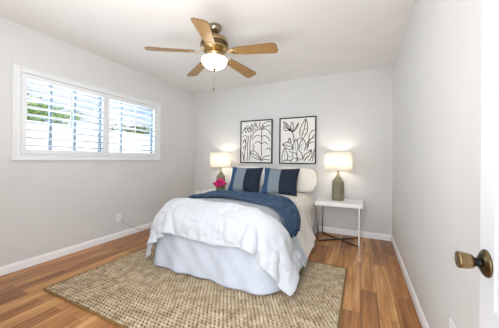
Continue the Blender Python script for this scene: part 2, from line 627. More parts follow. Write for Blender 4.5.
def tree(label, base, h, crown_r, seed, lm, squash=0.5):
    rnd = random.Random(seed)
    t = thing('garden_tree', label, 'tree', base, 0, 'trees behind the white garden wall')
    tb = bmesh.new()
    add_tube(tb, [(0, 0, 0), (0.03, 0.02, h * 0.4), (-0.02, 0.05, h * 0.75), (0, 0, h)], [0.09, 0.075, 0.055, 0.02], 8)
    for k in range(6):
        a = rnd.random() * 6.28
        add_tube(tb, [(0, 0, h * (0.6 + 0.05 * k)), (math.cos(a) * crown_r * 0.5, math.sin(a) * crown_r * 0.5, h * (0.75 + 0.04 * k)), (math.cos(a) * crown_r * 0.85, math.sin(a) * crown_r * 0.85, h * (0.82 + 0.04 * k))], [0.03, 0.02, 0.008], 6)
    obj('trunk', tb, M['bark'], t)
    lf = bmesh.new()
    clumps = [(rnd.gauss(0, 0.42) * crown_r, rnd.gauss(0, 0.42) * crown_r, h * 0.98 + rnd.gauss(0, 0.3) * crown_r * squash) for _ in range(34)]
    for (x, y, z) in clumps:
        for _ in range(34):
            p = Vector((x + rnd.gauss(0, 0.13), y + rnd.gauss(0, 0.13), z + rnd.gauss(0, 0.08)))
            d = Vector((rnd.gauss(0, 1), rnd.gauss(0, 1), rnd.gauss(0, 0.6))).normalized()
            s = d.orthogonal().normalized()
            L, wd = 0.11, 0.035
            vs = [lf.verts.new(p), lf.verts.new(p + d * L * 0.5 + s * wd), lf.verts.new(p + d * L), lf.verts.new(p + d * L * 0.5 - s * wd)]
            lf.faces.new(vs)
    obj('foliage', lf, lm, t, smooth='keep')
    return t


tree('light green bushy tree behind the garden wall, seen through the left shutter', (-9.2, 4.1, -0.35), 2.95, 1.15, 3, M['leaf'], 0.32)
tree('olive green tree behind the garden wall, seen through the right shutter', (-9.2, 7.45, -0.35), 2.72, 0.75, 5, M['leaf_dark'], 0.30)

# ------------------------------------------------------------------ open entry door against the right wall
door = bpy.data.objects.new('door_1', None)
COL.objects.link(door)
door['kind'] = 'structure'
door['label'] = 'white entry door standing open along the right wall'
door.location = (0.280, 0.0, 0.0)
dl = bmesh.new()
DE = 0.812
panel_specs = ((0.12, 0.33, 0.2, 0.66), (0.45, DE - 0.074, 0.2, 0.66), (0.12, 0.33, 0.77, 1.29), (0.45, DE - 0.074, 0.77, 1.29), (0.12, 0.33, 1.4, 1.88), (0.45, DE - 0.074, 1.4, 1.88))
add_box(dl, 0.004, 0.036, 0.02, DE, 0.012, 2.03, 0.001)
for a, b in ((0.02, 0.12), (0.33, 0.45), (DE - 0.074, DE)):
    add_box(dl, 0.0, 0.006, a, b, 0.012, 2.03, 0.001)
for a, b in ((0.012, 0.2), (0.66, 0.77), (1.29, 1.4), (1.88, 2.03)):
    for y0, y1 in ((0.12, 0.33), (0.45, DE - 0.074)):
        add_box(dl, 0.0, 0.006, y0, y1, a, b, 0.001)
obj('door_leaf', dl, M['door'], door)
for p in panel_specs:
    pb = bmesh.new()
    add_box(pb, 0.0005, 0.006, p[0] + 0.022, p[1] - 0.022, p[2] + 0.022, p[3] - 0.022, 0.003)
    obj('door_panel', pb, M['door'], door)
KY, KZ = 0.776, 0.866
kb = bmesh.new()
add_lathe(kb, [(0.033, 0.0), (0.033, 0.003), (0.029, 0.007), (0.022, 0.010), (0.017, 0.013)], 40, axis='X', mtx=Matrix.Translation((0, KY, KZ)) @ Matrix.Scale(-1, 4, (1, 0, 0)))
obj('knob_rose', kb, M['dark_brass'], door)
kb = bmesh.new()
add_lathe(kb, [(0.0145, 0.010), (0.0115, 0.015), (0.0105, 0.021), (0.0125, 0.025)], 40, axis='X', mtx=Matrix.Translation((0, KY, KZ)) @ Matrix.Scale(-1, 4, (1, 0, 0)))
obj('knob_neck', kb, M['dark_steel_black'], door)
kb = bmesh.new()
add_lathe(kb, [(0.0118, 0.0235), (0.0165, 0.027), (0.0190, 0.036), (0.0202, 0.047), (0.0208, 0.053), (0.0195, 0.0565), (0.017, 0.057), (0.015, 0.0555), (0.0, 0.055)], 40, axis='X', mtx=Matrix.Translation((0, KY, KZ)) @ Matrix.Scale(-1, 4, (1, 0, 0)))
obj('door_knob', kb, M['knob_brass'], door)
lp = bmesh.new()
add_box(lp, 0.008, 0.03, DE - 0.001, DE + 0.0015, KZ - 0.03, KZ + 0.03, 0.0005)
obj('latch_plate', lp, M['brass'], door)


# ------------------------------------------------------------------ wall outlets
def outlet(label, loc, rz, cord=False):
    t = thing('wall_outlet', label, 'outlet', loc, rz, None)
    b = bmesh.new()
    add_box(b, 0, 0.006, -0.036, 0.036, -0.058, 0.058, 0.003)
    obj('cover_plate', b, M['outlet'], t)
    for s in (-1, 1):
        b = bmesh.new()
        add_box(b, 0.005, 0.008, -0.017, 0.017, s * 0.022 - 0.014, s * 0.022 + 0.014, 0.003)
        so = obj('socket', b, M['outlet'], t)
        b = bmesh.new()
        for q in (-0.006, 0.006):
            add_box(b, 0.0075, 0.0085, q - 0.001, q + 0.001, s * 0.022 - 0.004, s * 0.022 + 0.005)
        obj('slot', b, M['slot'], so)
    return t


outlet('white wall outlet on the left wall under the window, with a plug in it', (LX, 2.165, 0.288), 0)
outlet('white wall outlet low on the right wall, seen edge on near the door', (HX, 1.385, 0.315), PI)
pg = thing('power_cord', 'grey plug and cord running from the left wall outlet down behind the bed', 'cord', (LX + 0.0086, 2.165, 0.266))
b = bmesh.new()
add_box(b, 0, 0.022, -0.011, 0.011, -0.011, 0.011, 0.004)
obj('plug', b, M['outlet'], pg)
b = bmesh.new()
add_tube(b, [(0.02, 0.004, -0.004), (0.03, 0.03, -0.03), (0.025, 0.09, -0.085), (0.016, 0.17, -0.14), (0.012, 0.26, -0.185), (0.02, 0.35, -0.235), (0.03, 0.45, -0.258), (0.03, 0.9, -0.259), (0.04, 1.2, -0.259)], 0.0035, 8)
obj('cord', b, M['cord'], pg)

# ------------------------------------------------------------------ rug
RX0, RX1, RY0, RY1 = -2.41, -0.132, 1.035, 2.605


def build_rug():
    st = 0.0062
    nx, ny = int((RX1 - RX0) / st), int((RY1 - RY0) / st)
    x = np.linspace(RX0, RX1, nx)
    y = np.linspace(RY0, RY1, ny)
    X, Y = np.meshgrid(x, y, indexing='ij')
    rng = np.random.default_rng(4)
    wob = 0.003 * np.sin(X * 5.1 + Y * 2.0) + 0.002 * np.sin(X * 11.7 + 1.0)
    w, l = 0.0275, 0.033
    yy = (Y + wob) / w
    row = np.floor(yy)
    fy = yy - row - 0.5
    jit = rng.uniform(-0.08, 0.08, 400)[np.clip((row - row.min()).astype(int), 0, 399)]
    ph = X / l + 0.5 * (row % 2) + jit + 0.35 * fy
    cell = np.floor(ph)
    fx = ph - cell - 0.5
    hs = rng.uniform(0.85, 1.1, (400, 400))[(row - row.min()).astype(int) % 400, (cell - cell.min()).astype(int) % 400]
    d = np.clip(1 - (fy / 0.44) ** 2 - (fx / 0.47) ** 2, 0, 1)
    Z = 0.002 + 0.0155 * np.sqrt(d) * hs
    edge = np.minimum.reduce([X - RX0, RX1 - X, Y - RY0, RY1 - Y])
    Z = Z * np.clip(edge / 0.012, 0.05, 1)
    V = np.stack([X, Y, Z], -1).reshape(-1, 3)
    idx = np.arange(nx * ny).reshape(nx, ny)
    F = np.stack([idx[:-1, :-1], idx[1:, :-1], idx[1:, 1:], idx[:-1, 1:]], -1).reshape(-1, 4)
    me = bpy.data.meshes.new('weave')
    me.vertices.add(len(V))
    me.vertices.foreach_set('co', V.astype(np.float32).ravel())
    me.loops.add(F.size)
    me.loops.foreach_set('vertex_index', F.astype(np.int32).ravel())
    me.polygons.add(len(F))
    me.polygons.foreach_set('loop_start', np.arange(0, F.size, 4, dtype=np.int32))
    me.polygons.foreach_set('use_smooth', np.ones(len(F), dtype=bool))
    me.update(calc_edges=True)
    me.materials.append(M['jute'])
    me.materials.append(M['gap_shade'])
    lo = (d[:-1, :-1] + d[1:, :-1] + d[1:, 1:] + d[:-1, 1:]) < 0.5  # gap faces between loops take the dark shade colour
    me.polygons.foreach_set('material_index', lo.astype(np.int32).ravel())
    t = thing('jute_rug', 'chunky woven natural jute rug lying on the wood floor under the bed', 'rug', (0, 0, 0))
    o = bpy.data.objects.new('weave', me)
    COL.objects.link(o)
    o.parent = t
    b = bmesh.new()
    n = 160
    for (p, q) in (((RX0, RY0), (RX1, RY0)), ((RX1, RY0), (RX1, RY1)), ((RX1, RY1), (RX0, RY1)), ((RX0, RY1), (RX0, RY0))):
        pts = []
        for i in range(n + 1):
            s = i / n
            pts.append((p[0] + (q[0] - p[0]) * s, p[1] + (q[1] - p[1]) * s, 0.0075 + 0.0008 * math.sin(i * 1.9)))
        add_tube(b, pts, [0.0066 + 0.0008 * math.sin(i * 2.3) for i in range(n + 1)], 8)
    obj('binding', b, M['jute_edge'], t)


build_rug()

# ------------------------------------------------------------------ bed
BX0, BX1, BY0, BY1, BZ = -1.97, -0.64, 1.79, 3.74, 0.625
bed = thing('bed', 'full size bed with a pale skirt, its head against the back wall', 'bed', ((BX0 + BX1) / 2, (BY0 + BY1) / 2, 0))
bo = Vector(bed.location)


def rel(bm):
    bmesh.ops.translate(bm, verts=bm.verts[:], vec=-bo)
    return bm


b = bmesh.new()
add_box(b, BX0 + 0.016, BX1 - 0.016, BY0 + 0.016, BY1, 0.215, BZ - 0.008, 0.200, 10, prof=0.5)
obj('mattress', rel(b), M['mattress'], bed, smooth=True)
b = bmesh.new()
add_box(b, BX0 + 0.015, BX1 - 0.015, BY0 + 0.015, BY1 - 0.01, 0.10, 0.21, 0.02, 3)
obj('box_spring', rel(b), M['mattress'], bed)
for lx in (BX0 + 0.15, BX1 - 0.15):
    for ly in (BY0 + 0.15, BY1 - 0.15):
        b = bmesh.new()
        add_tube(b, [(lx, ly, 0.022), (lx, ly, 0.10)], 0.025, 12)
        obj('leg', rel(b), M['dark_steel'], bed)


def skirt():
    path = []
    x0, x1, y0, y1 = BX0 - 0.002, BX1 + 0.002, BY0 - 0.005, BY1 - 0.06
    r = 0.12
    st = 0.012

    def seg(a, b_, n):
        L = math.hypot(b_[0] - a[0], b_[1] - a[1])
        k = int(L / st)
        for i in range(k):
            s = i / k
            path.append((a[0] + (b_[0] - a[0]) * s, a[1] + (b_[1] - a[1]) * s, n[0], n[1]))

    def arc(cx, cy, a0, a1):
        for i in range(16):
            a = a0 + (a1 - a0) * i / 16
            path.append((cx + r * math.cos(a), cy + r * math.sin(a), math.cos(a), math.sin(a)))
    seg((x0, y1), (x0, y0 + r), (-1, 0))
    arc(x0 + r, y0 + r, PI, 1.5 * PI)
    seg((x0 + r, y0), (x1 - r, y0), (0, -1))
    arc(x1 - r, y0 + r, 1.5 * PI, 2 * PI)
    seg((x1, y0 + r), (x1, y1), (1, 0))
    nz = 22
    V, F = [], []
    for i, (x, y, nx, ny) in enumerate(path):
        s = i * st
        foot = y < BY0 + 0.10
        for j in range(nz + 1):
            q = j / nz                       # 0 top, 1 hem
            fold = 0.010 * math.sin(s * 9.1 + 0.6 * math.sin(s * 3)) + 0.008 * math.sin(s * 23 + 1.3) if foot else 0.009 * math.sin(s * 62) + 0.006 * math.sin(s * 17)
            wr = 0.004 * math.sin(s * 14 + q * 7) + 0.003 * math.sin(s * 31 - q * 11)
            o = 0.010 + (0.040 if foot else 0.016) * q ** 1.3 + fold * (0.25 + 0.9 * q) + wr
            o = max(o, 0.004)
            hem = 0.023 + 0.010 * (0.5 + 0.5 * math.sin(s * 6.3)) * (1 if foot else 0.3)
            z = 0.40 + (hem - 0.40) * q
            V.append((x + nx * o - bo.x, y + ny * o - bo.y, z))
    for i in range(len(path) - 1):
        for j in range(nz):
            a = i * (nz + 1) + j
            F.append((a, a + 1, a + nz + 2, a + nz + 1))
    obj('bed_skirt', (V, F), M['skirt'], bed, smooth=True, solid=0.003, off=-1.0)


skirt()


# draped cloth: a small position-based cloth solver laid over the bed's rounded box
def smooth_noise(nx, ny, cells, seed):
    rng = np.random.default_rng(seed)
    g = rng.uniform(-1, 1, (cells[0] + 2, cells[1] + 2))
    u = np.linspace(0, cells[0], nx)
    v = np.linspace(0, cells[1], ny)
    iu, iv = np.minimum(u.astype(int), cells[0]), np.minimum(v.astype(int), cells[1])
    fu, fv = u - iu, v - iv
    fu, fv = fu * fu * (3 - 2 * fu), fv * fv * (3 - 2 * fv)
    a = g[np.ix_(iu, iv)] * (1 - fu)[:, None] + g[np.ix_(iu + 1, iv)] * fu[:, None]
    c = g[np.ix_(iu, iv + 1)] * (1 - fu)[:, None] + g[np.ix_(iu + 1, iv + 1)] * fu[:, None]
    return a * (1 - fv)[None, :] + c * fv[None, :]


def drape(X, Y, off, seed, steps=170, iters=10, pin=None, relief=0.0, rcells=(40, 16), wrinkle=0.03, cells=(18, 8), bend=0.35, rad=0.20, floor=0.02):
    nx, ny = X.shape
    P = np.stack([X, Y, np.full_like(X, BZ + off + 0.02)], -1)
    rest = P.copy()
    P[..., 2] += 0.004 * smooth_noise(nx, ny, cells, seed + 9)
    nse = 1 + wrinkle * smooth_noise(nx, ny, cells, seed)

    cons = []

    def add(di, dj, stiff):
        A = rest[:nx - di, max(0, -dj):ny - max(0, dj)]
        Bv = rest[di:, max(0, dj):ny + min(0, dj)]
        L = np.linalg.norm(A - Bv, axis=-1)
        N = nse[:nx - di, max(0, -dj):ny - max(0, dj)]
        cons.append((di, dj, L * N, stiff))
    add(1, 0, 1.0)
    add(0, 1, 1.0)
    add(1, 1, 0.6)
    add(1, -1, 0.6)
    add(2, 0, bend)
    add(0, 2, bend)
    cx = np.array([(BX0 + BX1) / 2, (BY0 + BY1) / 2, BZ - 1.0])
    hb = np.array([(BX1 - BX0) / 2, (BY1 - BY0) / 2, 1.0])
    Vv = np.zeros_like(P)
    free = np.ones((nx, ny, 1))
    if pin is not None:
        free[pin] = 0.0
    P0 = P.copy()
    P0[..., 2] = BZ + off
    acc_n = np.zeros((nx, ny, 1))
    for s in range(steps):
        Vv *= 0.94
        Vv[..., 2] -= 0.00022
        Q = P.copy()
        P = P + Vv
        for it in range(iters):
            for di, dj, L, stf in cons:
                ja, jb = max(0, -dj), max(0, dj)
                acc = np.zeros_like(P)
                acc_n[:] = 0
                A = P[:nx - di, ja:ny - jb]
                Bv = P[di:, jb:ny - ja]
                d = Bv - A
                ln = np.linalg.norm(d, axis=-1) + 1e-9
                k = stf * 0.5 * (ln - L) / ln
                if stf == bend:
                    k = np.minimum(k, 0)
                c = d * k[..., None]
                acc[:nx - di, ja:ny - jb] += c
                acc[di:, jb:ny - ja] -= c
                acc_n[:nx - di, ja:ny - jb] += 1
                acc_n[di:, jb:ny - ja] += 1
                P += acc / np.maximum(acc_n, 1) * 1.15
            # rounded box collision
            r = rad + off
            l = P - cx
            q = np.abs(l) - (hb + off - r)
            qp = np.maximum(q, 0)
            ln = np.linalg.norm(qp, axis=-1)
            inside = ln < 1e-9
            dist = ln - r
            pen = (dist < 0) & (~inside)
            nrm = np.sign(l) * qp / (ln[..., None] + 1e-9)
            P = np.where(pen[..., None], P - nrm * dist[..., None], P)
            if inside.any():
                # deep inside: push up
                P[..., 2] = np.where(inside, BZ + off, P[..., 2])
            con = pen | inside
            P[..., 2] = np.maximum(P[..., 2], floor)
            P = P * free + P0 * (1 - free)
        Vv = P - Q
        fr = con | (P[..., 2] <= floor + 1e-4)
        Vv = np.where(fr[..., None], Vv * 0.25, Vv)
        sp = np.linalg.norm(Vv, axis=-1, keepdims=True)
        Vv *= np.minimum(1, 0.02 / (sp + 1e-9))
    if relief:
        g0 = np.gradient(P, axis=0)
        g1 = np.gradient(P, axis=1)
        N = np.cross(g0, g1)
        N /= np.linalg.norm(N, axis=-1, keepdims=True) + 1e-9
        c2 = (rcells[0] * 2, rcells[1] * 2)
        n1, n2, n3 = smooth_noise(nx, ny, rcells, seed + 50), smooth_noise(nx, ny, c2, seed + 51), smooth_noise(nx, ny, (rcells[0] // 2, rcells[1] // 2), seed + 52)
        hgt = 0.5 * (1 - np.abs(n1)) ** 2 + 0.25 * (1 - np.abs(n2)) ** 2 + 0.5 * n3
        P = P + N * (relief * np.maximum(hgt, 0))[..., None]
        P[..., 2] = np.maximum(P[..., 2], floor)
    return P


def cloth_mesh(P):
    nx, ny = P.shape[:2]
    idx = np.arange(nx * ny).reshape(nx, ny)
    F = np.stack([idx[:-1, :-1], idx[1:, :-1], idx[1:, 1:], idx[:-1, 1:]], -1).reshape(-1, 4)
    return P.reshape(-1, 3).tolist(), F.tolist()


def grid(x0, x1, y0, y1, st, fx1=None, fy0=None, fy1=None, fx0=None):
    nx = int(abs(x1 - x0) / st) + 1
    ny = int(abs(y1 - y0) / st) + 1
    u, v = np.meshgrid(np.linspace(0, 1, nx), np.linspace(0, 1, ny), indexing='ij')
    ya = y0 + (fy0(u) if fy0 else 0)
    yb = y1 + (fy1(u) if fy1 else 0)
    Y = ya + (yb - ya) * v
    xb = x1 + (fx1(v) if fx1 else 0)
    xa = x0 + (fx0(v) if fx0 else 0)
    X = xa + (xb - xa) * u
    return X, Y


IP = np.interp

# top sheet hanging down the right side, its hem rising toward the head
X, Y = grid(-2.06, -0.21, 2.30, 3.60, 0.026, fx1=lambda v: -0.30 * np.clip(v - 0.45, 0, 1), fy0=lambda u: IP(u, [0, 0.6, 0.8, 1], [0.05, 0.05, -0.16, -0.22]))
P = drape(X, Y, 0.004, 11, wrinkle=0.05, cells=(10, 30), floor=0.022, pin=(X > BX0 + 0.2) & (X < BX1 - 0.2), relief=0.014, rcells=(6, 26))
tag(obj('flat_sheet', cloth_mesh(P), M['sheet'], smooth=True, solid=0.004, subsurf=1), 'cream white sheet spread over the mattress and hanging down its right side', 'sheet')

# pale grey coverlet band between the duvet and the throw
X, Y = grid(-2.20, -0.20, 1.84, 2.40, 0.024, fy0=lambda u: IP(u, [0, 0.5, 0.74, 1], [0.08, 0.09, 0.03, 0.12]), fy1=lambda u: IP(u, [0, 0.3, 0.55, 0.78, 1], [-0.12, 0.10, 0.08, -0.16, -0.12]))
P = drape(X, Y, 0.020, 21, wrinkle=0.06, cells=(22, 6), floor=0.024, pin=(X > BX0 + 0.2) & (X < BX1 - 0.15), relief=0.008, rcells=(20, 9))
tag(obj('coverlet', cloth_mesh(P), M['coverlet'], smooth=True, solid=0.006, subsurf=1), 'pale grey coverlet folded in a band across the bed between white duvet and navy throw', 'blanket')

# white duvet over the foot end
X, Y = grid(-2.36, -0.225, 1.562, 1.98, 0.022, fy1=lambda u: IP(u, [0, 0.2, 0.5, 0.75, 1], [0, 0, -0.02, -0.07, 0.05]), fx0=lambda v: 0.07 * (1 - v) ** 2)
pin = np.zeros(X.shape, bool)
pin[:, -2:] = True
pin &= (X > BX0 + 0.22) & (X < BX1 - 0.20)
P = drape(X, Y, 0.040, 31, steps=200, wrinkle=0.10, cells=(30, 9), floor=0.026, pin=pin, relief=0.028, rcells=(30, 8))
tag(obj('duvet', cloth_mesh(P), M['duvet'], smooth=True, solid=0.022, subsurf=2), 'fluffy white duvet folded over the foot end of the bed, one corner touching the rug', 'duvet')

# navy throw across the bed with fringed ends
X, Y = grid(-2.20, -0.47, 2.20, 2.75, 0.024, fy0=lambda u: IP(u, [0, .12, .42, .6, .79, .93, 1], [-.14, -.10, .14, .08, -.03, -.18, -.20]), fy1=lambda u: IP(u, [0, .12, .2, .42, .73, .93, 1], [-.33, -.23, .08, .12, -.01, -.22, -.25]), fx1=lambda v: -0.045 + 0.085 * v)
P = drape(X, Y, 0.036, 41, wrinkle=0.06, cells=(14, 9), floor=0.03, pin=(X > BX0 + 0.2) & (X < BX1 - 0.2), relief=0.026, rcells=(9, 14))
th = thing('throw_blanket', 'navy blue woven throw laid across the bed with a fringed right end', 'blanket', (0, 0, 0))
obj('woven_cloth', cloth_mesh(P), M['throw'], th, smooth=True, solid=0.010, subsurf=1)
rnd = random.Random(3)
for (row, nxt) in ((P[-1], P[-2]), (P[0], P[1])):
    fb = bmesh.new()
    m = len(row)
    for i in range(0, (m - 1) * 3):
        s = i / 3
        k = int(s)
        f = s - k
        p = row[k] * (1 - f) + row[k + 1] * f
        d = (row[k] - nxt[k])
        d = d / (np.linalg.norm(d) + 1e-9)
        out = 0.004 * (1 if p[0] > -1 else -1)
        pts = [Vector(p) + Vector((out, 0, 0))]
        cur = Vector(p) + Vector((out, 0, 0))
        for q in range(4):
            cur = cur + Vector((d[0] * 0.012 * (1 - q * 0.25), d[1] * 0.008 + rnd.gauss(0, 0.002), -0.012))
            pts.append(cur.copy())
        add_tube(fb, pts, [0.0035, 0.0035, 0.003, 0.003, 0.0022], 5)
    obj('fringe', fb, M['fringe'], th)


# ------------------------------------------------------------------ pillows
def pillow_mesh(w, h, t, n=26, seed=0, pinch=0.07, p=2.6, sag=0.0, rc=0.0):
    rng = np.random.default_rng(seed)
    ns = smooth_noise(n + 1, n + 1, (6, 6), seed)
    V, F = [], []
    for side in (1, -1):
        for i in range(n + 1):
            for j in range(n + 1):
                u, v = -1 + 2 * i / n, -1 + 2 * j / n
                uu, vv = math.sin(u * PI / 2 * 0.98) / math.sin(PI / 2 * 0.98), math.sin(v * PI / 2 * 0.98) / math.sin(PI / 2 * 0.98)
                x = w / 2 * uu * (1 - pinch * (1 - vv * vv) * abs(uu) ** 2)
                z = h / 2 * vv * (1 - pinch * (1 - uu * uu) * abs(vv) ** 2)
                rr = 1 - rc * (uu * vv) ** 2
                x, z = x * rr, z * rr
                k = max(0.0, (1 - abs(uu) ** p) * (1 - abs(vv) ** p))
                y = -side * t / 2 * k ** 0.55 * (1 + 0.10 * ns[i, j])
                y += side * sag * math.exp(-((uu - 0.35) / 0.12) ** 2 - ((vv + 0.1) / 0.35) ** 2) if side == 1 else 0
                V.append((x, y, z + h / 2))
    q = (n + 1) ** 2
    for s in (0, 1):
        for i in range(n):
            for j in range(n):
                a = s * q + i * (n + 1) + j
                f = (a, a + n + 1, a + n + 2, a + 1)
                F.append(f if s == 0 else f[::-1])
    bm = bmesh.new()
    vs = [bm.verts.new(v) for v in V]
    for f in F:
        bm.faces.new([vs[k] for k in f])
    bmesh.ops.remove_doubles(bm, verts=bm.verts[:], dist=0.0015)
    for f in bm.faces:
        f.smooth = True
    return bm


def pillow(name, label, group, m, w, h, t, x, y, z, lean, yaw, seed, pinch=0.07, sag=0.0, p=2.6, rc=0.0):
    o = obj(name, pillow_mesh(w, h, t, seed=seed, pinch=pinch, sag=sag, p=p, rc=rc), m, subsurf=1, smooth=True)
    o.location = (x, y, z)
    o.rotation_euler = (-math.radians(lean), 0, math.radians(yaw))
    return tag(o, label, 'pillow', group)


pz = BZ + 0.012
gp = 'sleeping pillows against the wall'
pillow('bed_pillow', 'white pillow standing behind the left navy cushion', gp, M['pillow_white'], 0.66, 0.375, 0.18, -1.715, 3.46, pz, 14, 0, 1, -0.02, p=2.6, rc=0.13)
pillow('bed_pillow', 'cream white pillow standing behind the right navy cushion, bulging out to its right', gp, M['pillow_cream'], 0.68, 0.38, 0.20, -0.935, 3.45, pz, 16, 0, 2, -0.02, p=2.6, rc=0.15)
gn = 'striped navy cushions on the bed'
pillow('throw_pillow', 'left navy cushion with a pale grey blue stripe', gn, M['navy'], 0.535, 0.405, 0.15, -1.575, 3.06, pz - 0.006, 24, 0, 3, 0.10, 0.022)
pillow('throw_pillow', 'right navy cushion with a pale grey blue stripe', gn, M['navy'], 0.535, 0.405, 0.15, -1.030, 3.06, pz - 0.006, 24, 0, 4, 0.10)


# ------------------------------------------------------------------ nightstands
def nightstand(label, x, y):
    t = thing('nightstand', label, 'nightstand', (x, y, 0), 0, 'nightstands beside the bed')
    w, d = 0.60, 0.44
    b = bmesh.new()
    add_box(b, -w / 2, w / 2, -d / 2, d / 2, 0.50, 0.55, 0.003)
    obj('top', b, M['nightstand'], t)
    lx, ly = w / 2 - 0.045, d / 2 - 0.02
    for sx in (-1, 1):
        for sy in (-1, 1):
            b = bmesh.new()
            add_box(b, sx * lx - 0.009, sx * lx + 0.009, sy * ly - 0.009, sy * ly + 0.009, 0.0, 0.4995, 0.0015, 1)
            obj('leg', b, M['chrome'], t)
    for sy in (-1, 1):
        b = bmesh.new()
        add_bar(b, (-lx + 0.010, -sy * (ly - 0.007), 0.010), (lx - 0.010, sy * (ly - 0.007), 0.010 + 0.0005 * sy), 0.020, 0.016)
        obj('cross_bar', b, M['dark_steel'], t)
    return t


nr = nightstand('white nightstand with a crossed steel base, right of the bed', -0.28, 3.52)
nl = nightstand('white nightstand left of the bed, mostly hidden behind it', -2.33, 3.52)


# ------------------------------------------------------------------ table lamps
def table_lamp(label, x, y, z):
    t = thing('table_lamp', label, 'lamp', (x, y, z), 0, 'table lamps on the nightstands')
    b = bmesh.new()
    prof = [(0.076, 0.0), (0.080, 0.004), (0.081, 0.012)]
    for i in range(1, 49):
        zz = 0.012 + i * 0.005
        r = 0.081 - 0.003 * (zz / 0.25) + 0.0012 * math.sin(zz * 300)
        prof.append((r, zz))
    prof += [(0.0755, 0.262), (0.070, 0.274), (0.056, 0.292), (0.042, 0.308), (0.031, 0.322), (0.0225, 0.338)]
    add_lathe(b, prof, 48)
    obj('lamp_base', b, M['ceramic'], t)
    b = bmesh.new()
    add_lathe(b, [(0.0225, 0.338), (0.023, 0.350), (0.017, 0.362), (0.014, 0.375), (0.012, 0.380), (0.012, 0.40), (0.016, 0.402), (0.016, 0.45)], 28)
    obj('lamp_neck', b, M['neck'], t)
    b = bmesh.new()
    add_lathe(b, [(0.012, 0.45), (0.022, 0.468), (0.029, 0.490), (0.027, 0.512), (0.016, 0.530), (0.0, 0.536)], 24)
    obj('bulb', b, M['bulb'], t)
    b = bmesh.new()
    n = 64
    rings = []
    for r, zz in ((0.188, 0.425), (0.188, 0.55), (0.188, 0.685), (0.1855, 0.685), (0.1855, 0.55), (0.1855, 0.425)):
        rings.append([b.verts.new((r * math.cos(2 * PI * k / n), r * math.sin(2 * PI * k / n), zz)) for k in range(n)])
    rings.append(rings[0])
    for q, w in zip(rings[:-1], rings[1:]):
        for k in range(n):
            f = b.faces.new((q[k], q[(k + 1) % n], w[(k + 1) % n], w[k]))
            f.smooth = True
    sh = obj('lamp_shade', b, M['shade'], t)
    b = bmesh.new()
    for k in range(3):
        a = 2 * PI * k / 3
        add_tube(b, [(0, 0, 0.672), (0.186 * math.cos(a), 0.186 * math.sin(a), 0.672)], 0.0016, 6)
    add_tube(b, [(0.016, 0, 0.41), (0.045, 0, 0.47), (0.045, 0, 0.58), (0, 0, 0.672), (-0.045, 0, 0.58), (-0.045, 0, 0.47), (-0.016, 0, 0.41)], 0.0016, 6)
    obj('shade_frame', b, M['brass'], sh)
    d = bpy.data.lights.new('lamp_glow', 'POINT')
    d.energy = 2.0
    d.color = (1.0, 0.94, 0.85)
    d.shadow_soft_size = 0.035
    lo = bpy.data.objects.new('lamp_glow', d)
    COL.objects.link(lo)
    lo.parent = t
    lo.location = (0, 0, 0.545)
    return t


table_lamp('lit ceramic table lamp with a drum shade on the right nightstand', -0.305, 3.575, 0.55)
table_lamp('lit ceramic table lamp with a drum shade on the left, behind the pink flowers', -2.285, 3.575, 0.55)

# ------------------------------------------------------------------ flowers in a glass vase
VX, VY, VZ = -2.175, 3.375, 0.55
va = thing('flower_vase', 'small clear glass vase holding pink flowers, in front of the left lamp', 'vase', (VX, VY, VZ))
b = bmesh.new()
add_lathe(b, [(0.0, 0.0), (0.036, 0.0), (0.040, 0.006), (0.042, 0.04), (0.038, 0.075), (0.040, 0.09), (0.0375, 0.09), (0.0355, 0.075), (0.039, 0.04), (0.036, 0.009), (0.0, 0.008)], 32)
obj('vessel', b, M['vase_glass'], va)


def bloom(label, dx, dy, dz, r, seed):
    rnd = random.Random(seed)
    t = thing('pink_peony', label, 'flower', (VX + dx, VY + dy, VZ + dz), 0, 'pink flowers in the glass vase')
    b = bmesh.new()
    for layer, (cnt, rad, op) in enumerate(((5, 0.45, 0.25), (7, 0.7, 0.6), (9, 0.95, 1.0), (9, 1.05, 1.35))):
        for k in range(cnt):
            a = 2 * PI * k / cnt + layer * 0.4 + rnd.gauss(0, 0.1)
            n = 5
            g = []
            for i in range(n + 1):
                row = []
                s = i / n
                el = op * s * 1.15
                rr = r * rad * (0.15 + 0.85 * math.sin(el) if el < PI / 2 else 1.0)
                zz = r * (1.0 * s - 0.36 * op * s * s) + rnd.gauss(0, r * 0.02)
                wd = 0.75 * r * rad * math.sin(PI * (0.12 + 0.74 * s)) + 0.1 * r
                for j in range(n + 1):
                    v = -1 + 2 * j / n
                    ang = a + v * 0.5
                    d = Vector((math.cos(a), math.sin(a), 0))
                    sd = Vector((-math.sin(a), math.cos(a), 0))
                    p = d * (rr * (1 - 0.25 * v * v)) + sd * (v * wd * 0.8) + Vector((0, 0, zz + r * 0.10 * math.sin(v * 5 + seed) * s))
                    row.append(b.verts.new(p))
                g.append(row)
            for i in range(n):
                for j in range(n):
                    f = b.faces.new((g[i][j], g[i + 1][j], g[i + 1][j + 1], g[i][j + 1]))
                    f.smooth = True
    obj('petals', b, M['petal'], t, smooth='keep')
    b = bmesh.new()
    add_tube(b, [(0, 0, 0.004), (-dx * 0.55, -dy * 0.55, -dz * 0.5), (-dx * 0.75, -dy * 0.75, -dz + 0.014)], 0.0028, 6)
    obj('stem', b, M['stem'], t)


bloom('pink peony bloom at the left of the vase', -0.066, 0.0, 0.118, 0.070, 1)
bloom('pink peony bloom at the right of the vase', 0.064, -0.005, 0.126, 0.072, 2)
bloom('pink peony bloom low at the front of the vase', 0.004, -0.060, 0.100, 0.068, 3)
bloom('topmost pink peony bloom, in the middle of the vase', 0.0, 0.02, 0.165, 0.074, 4)


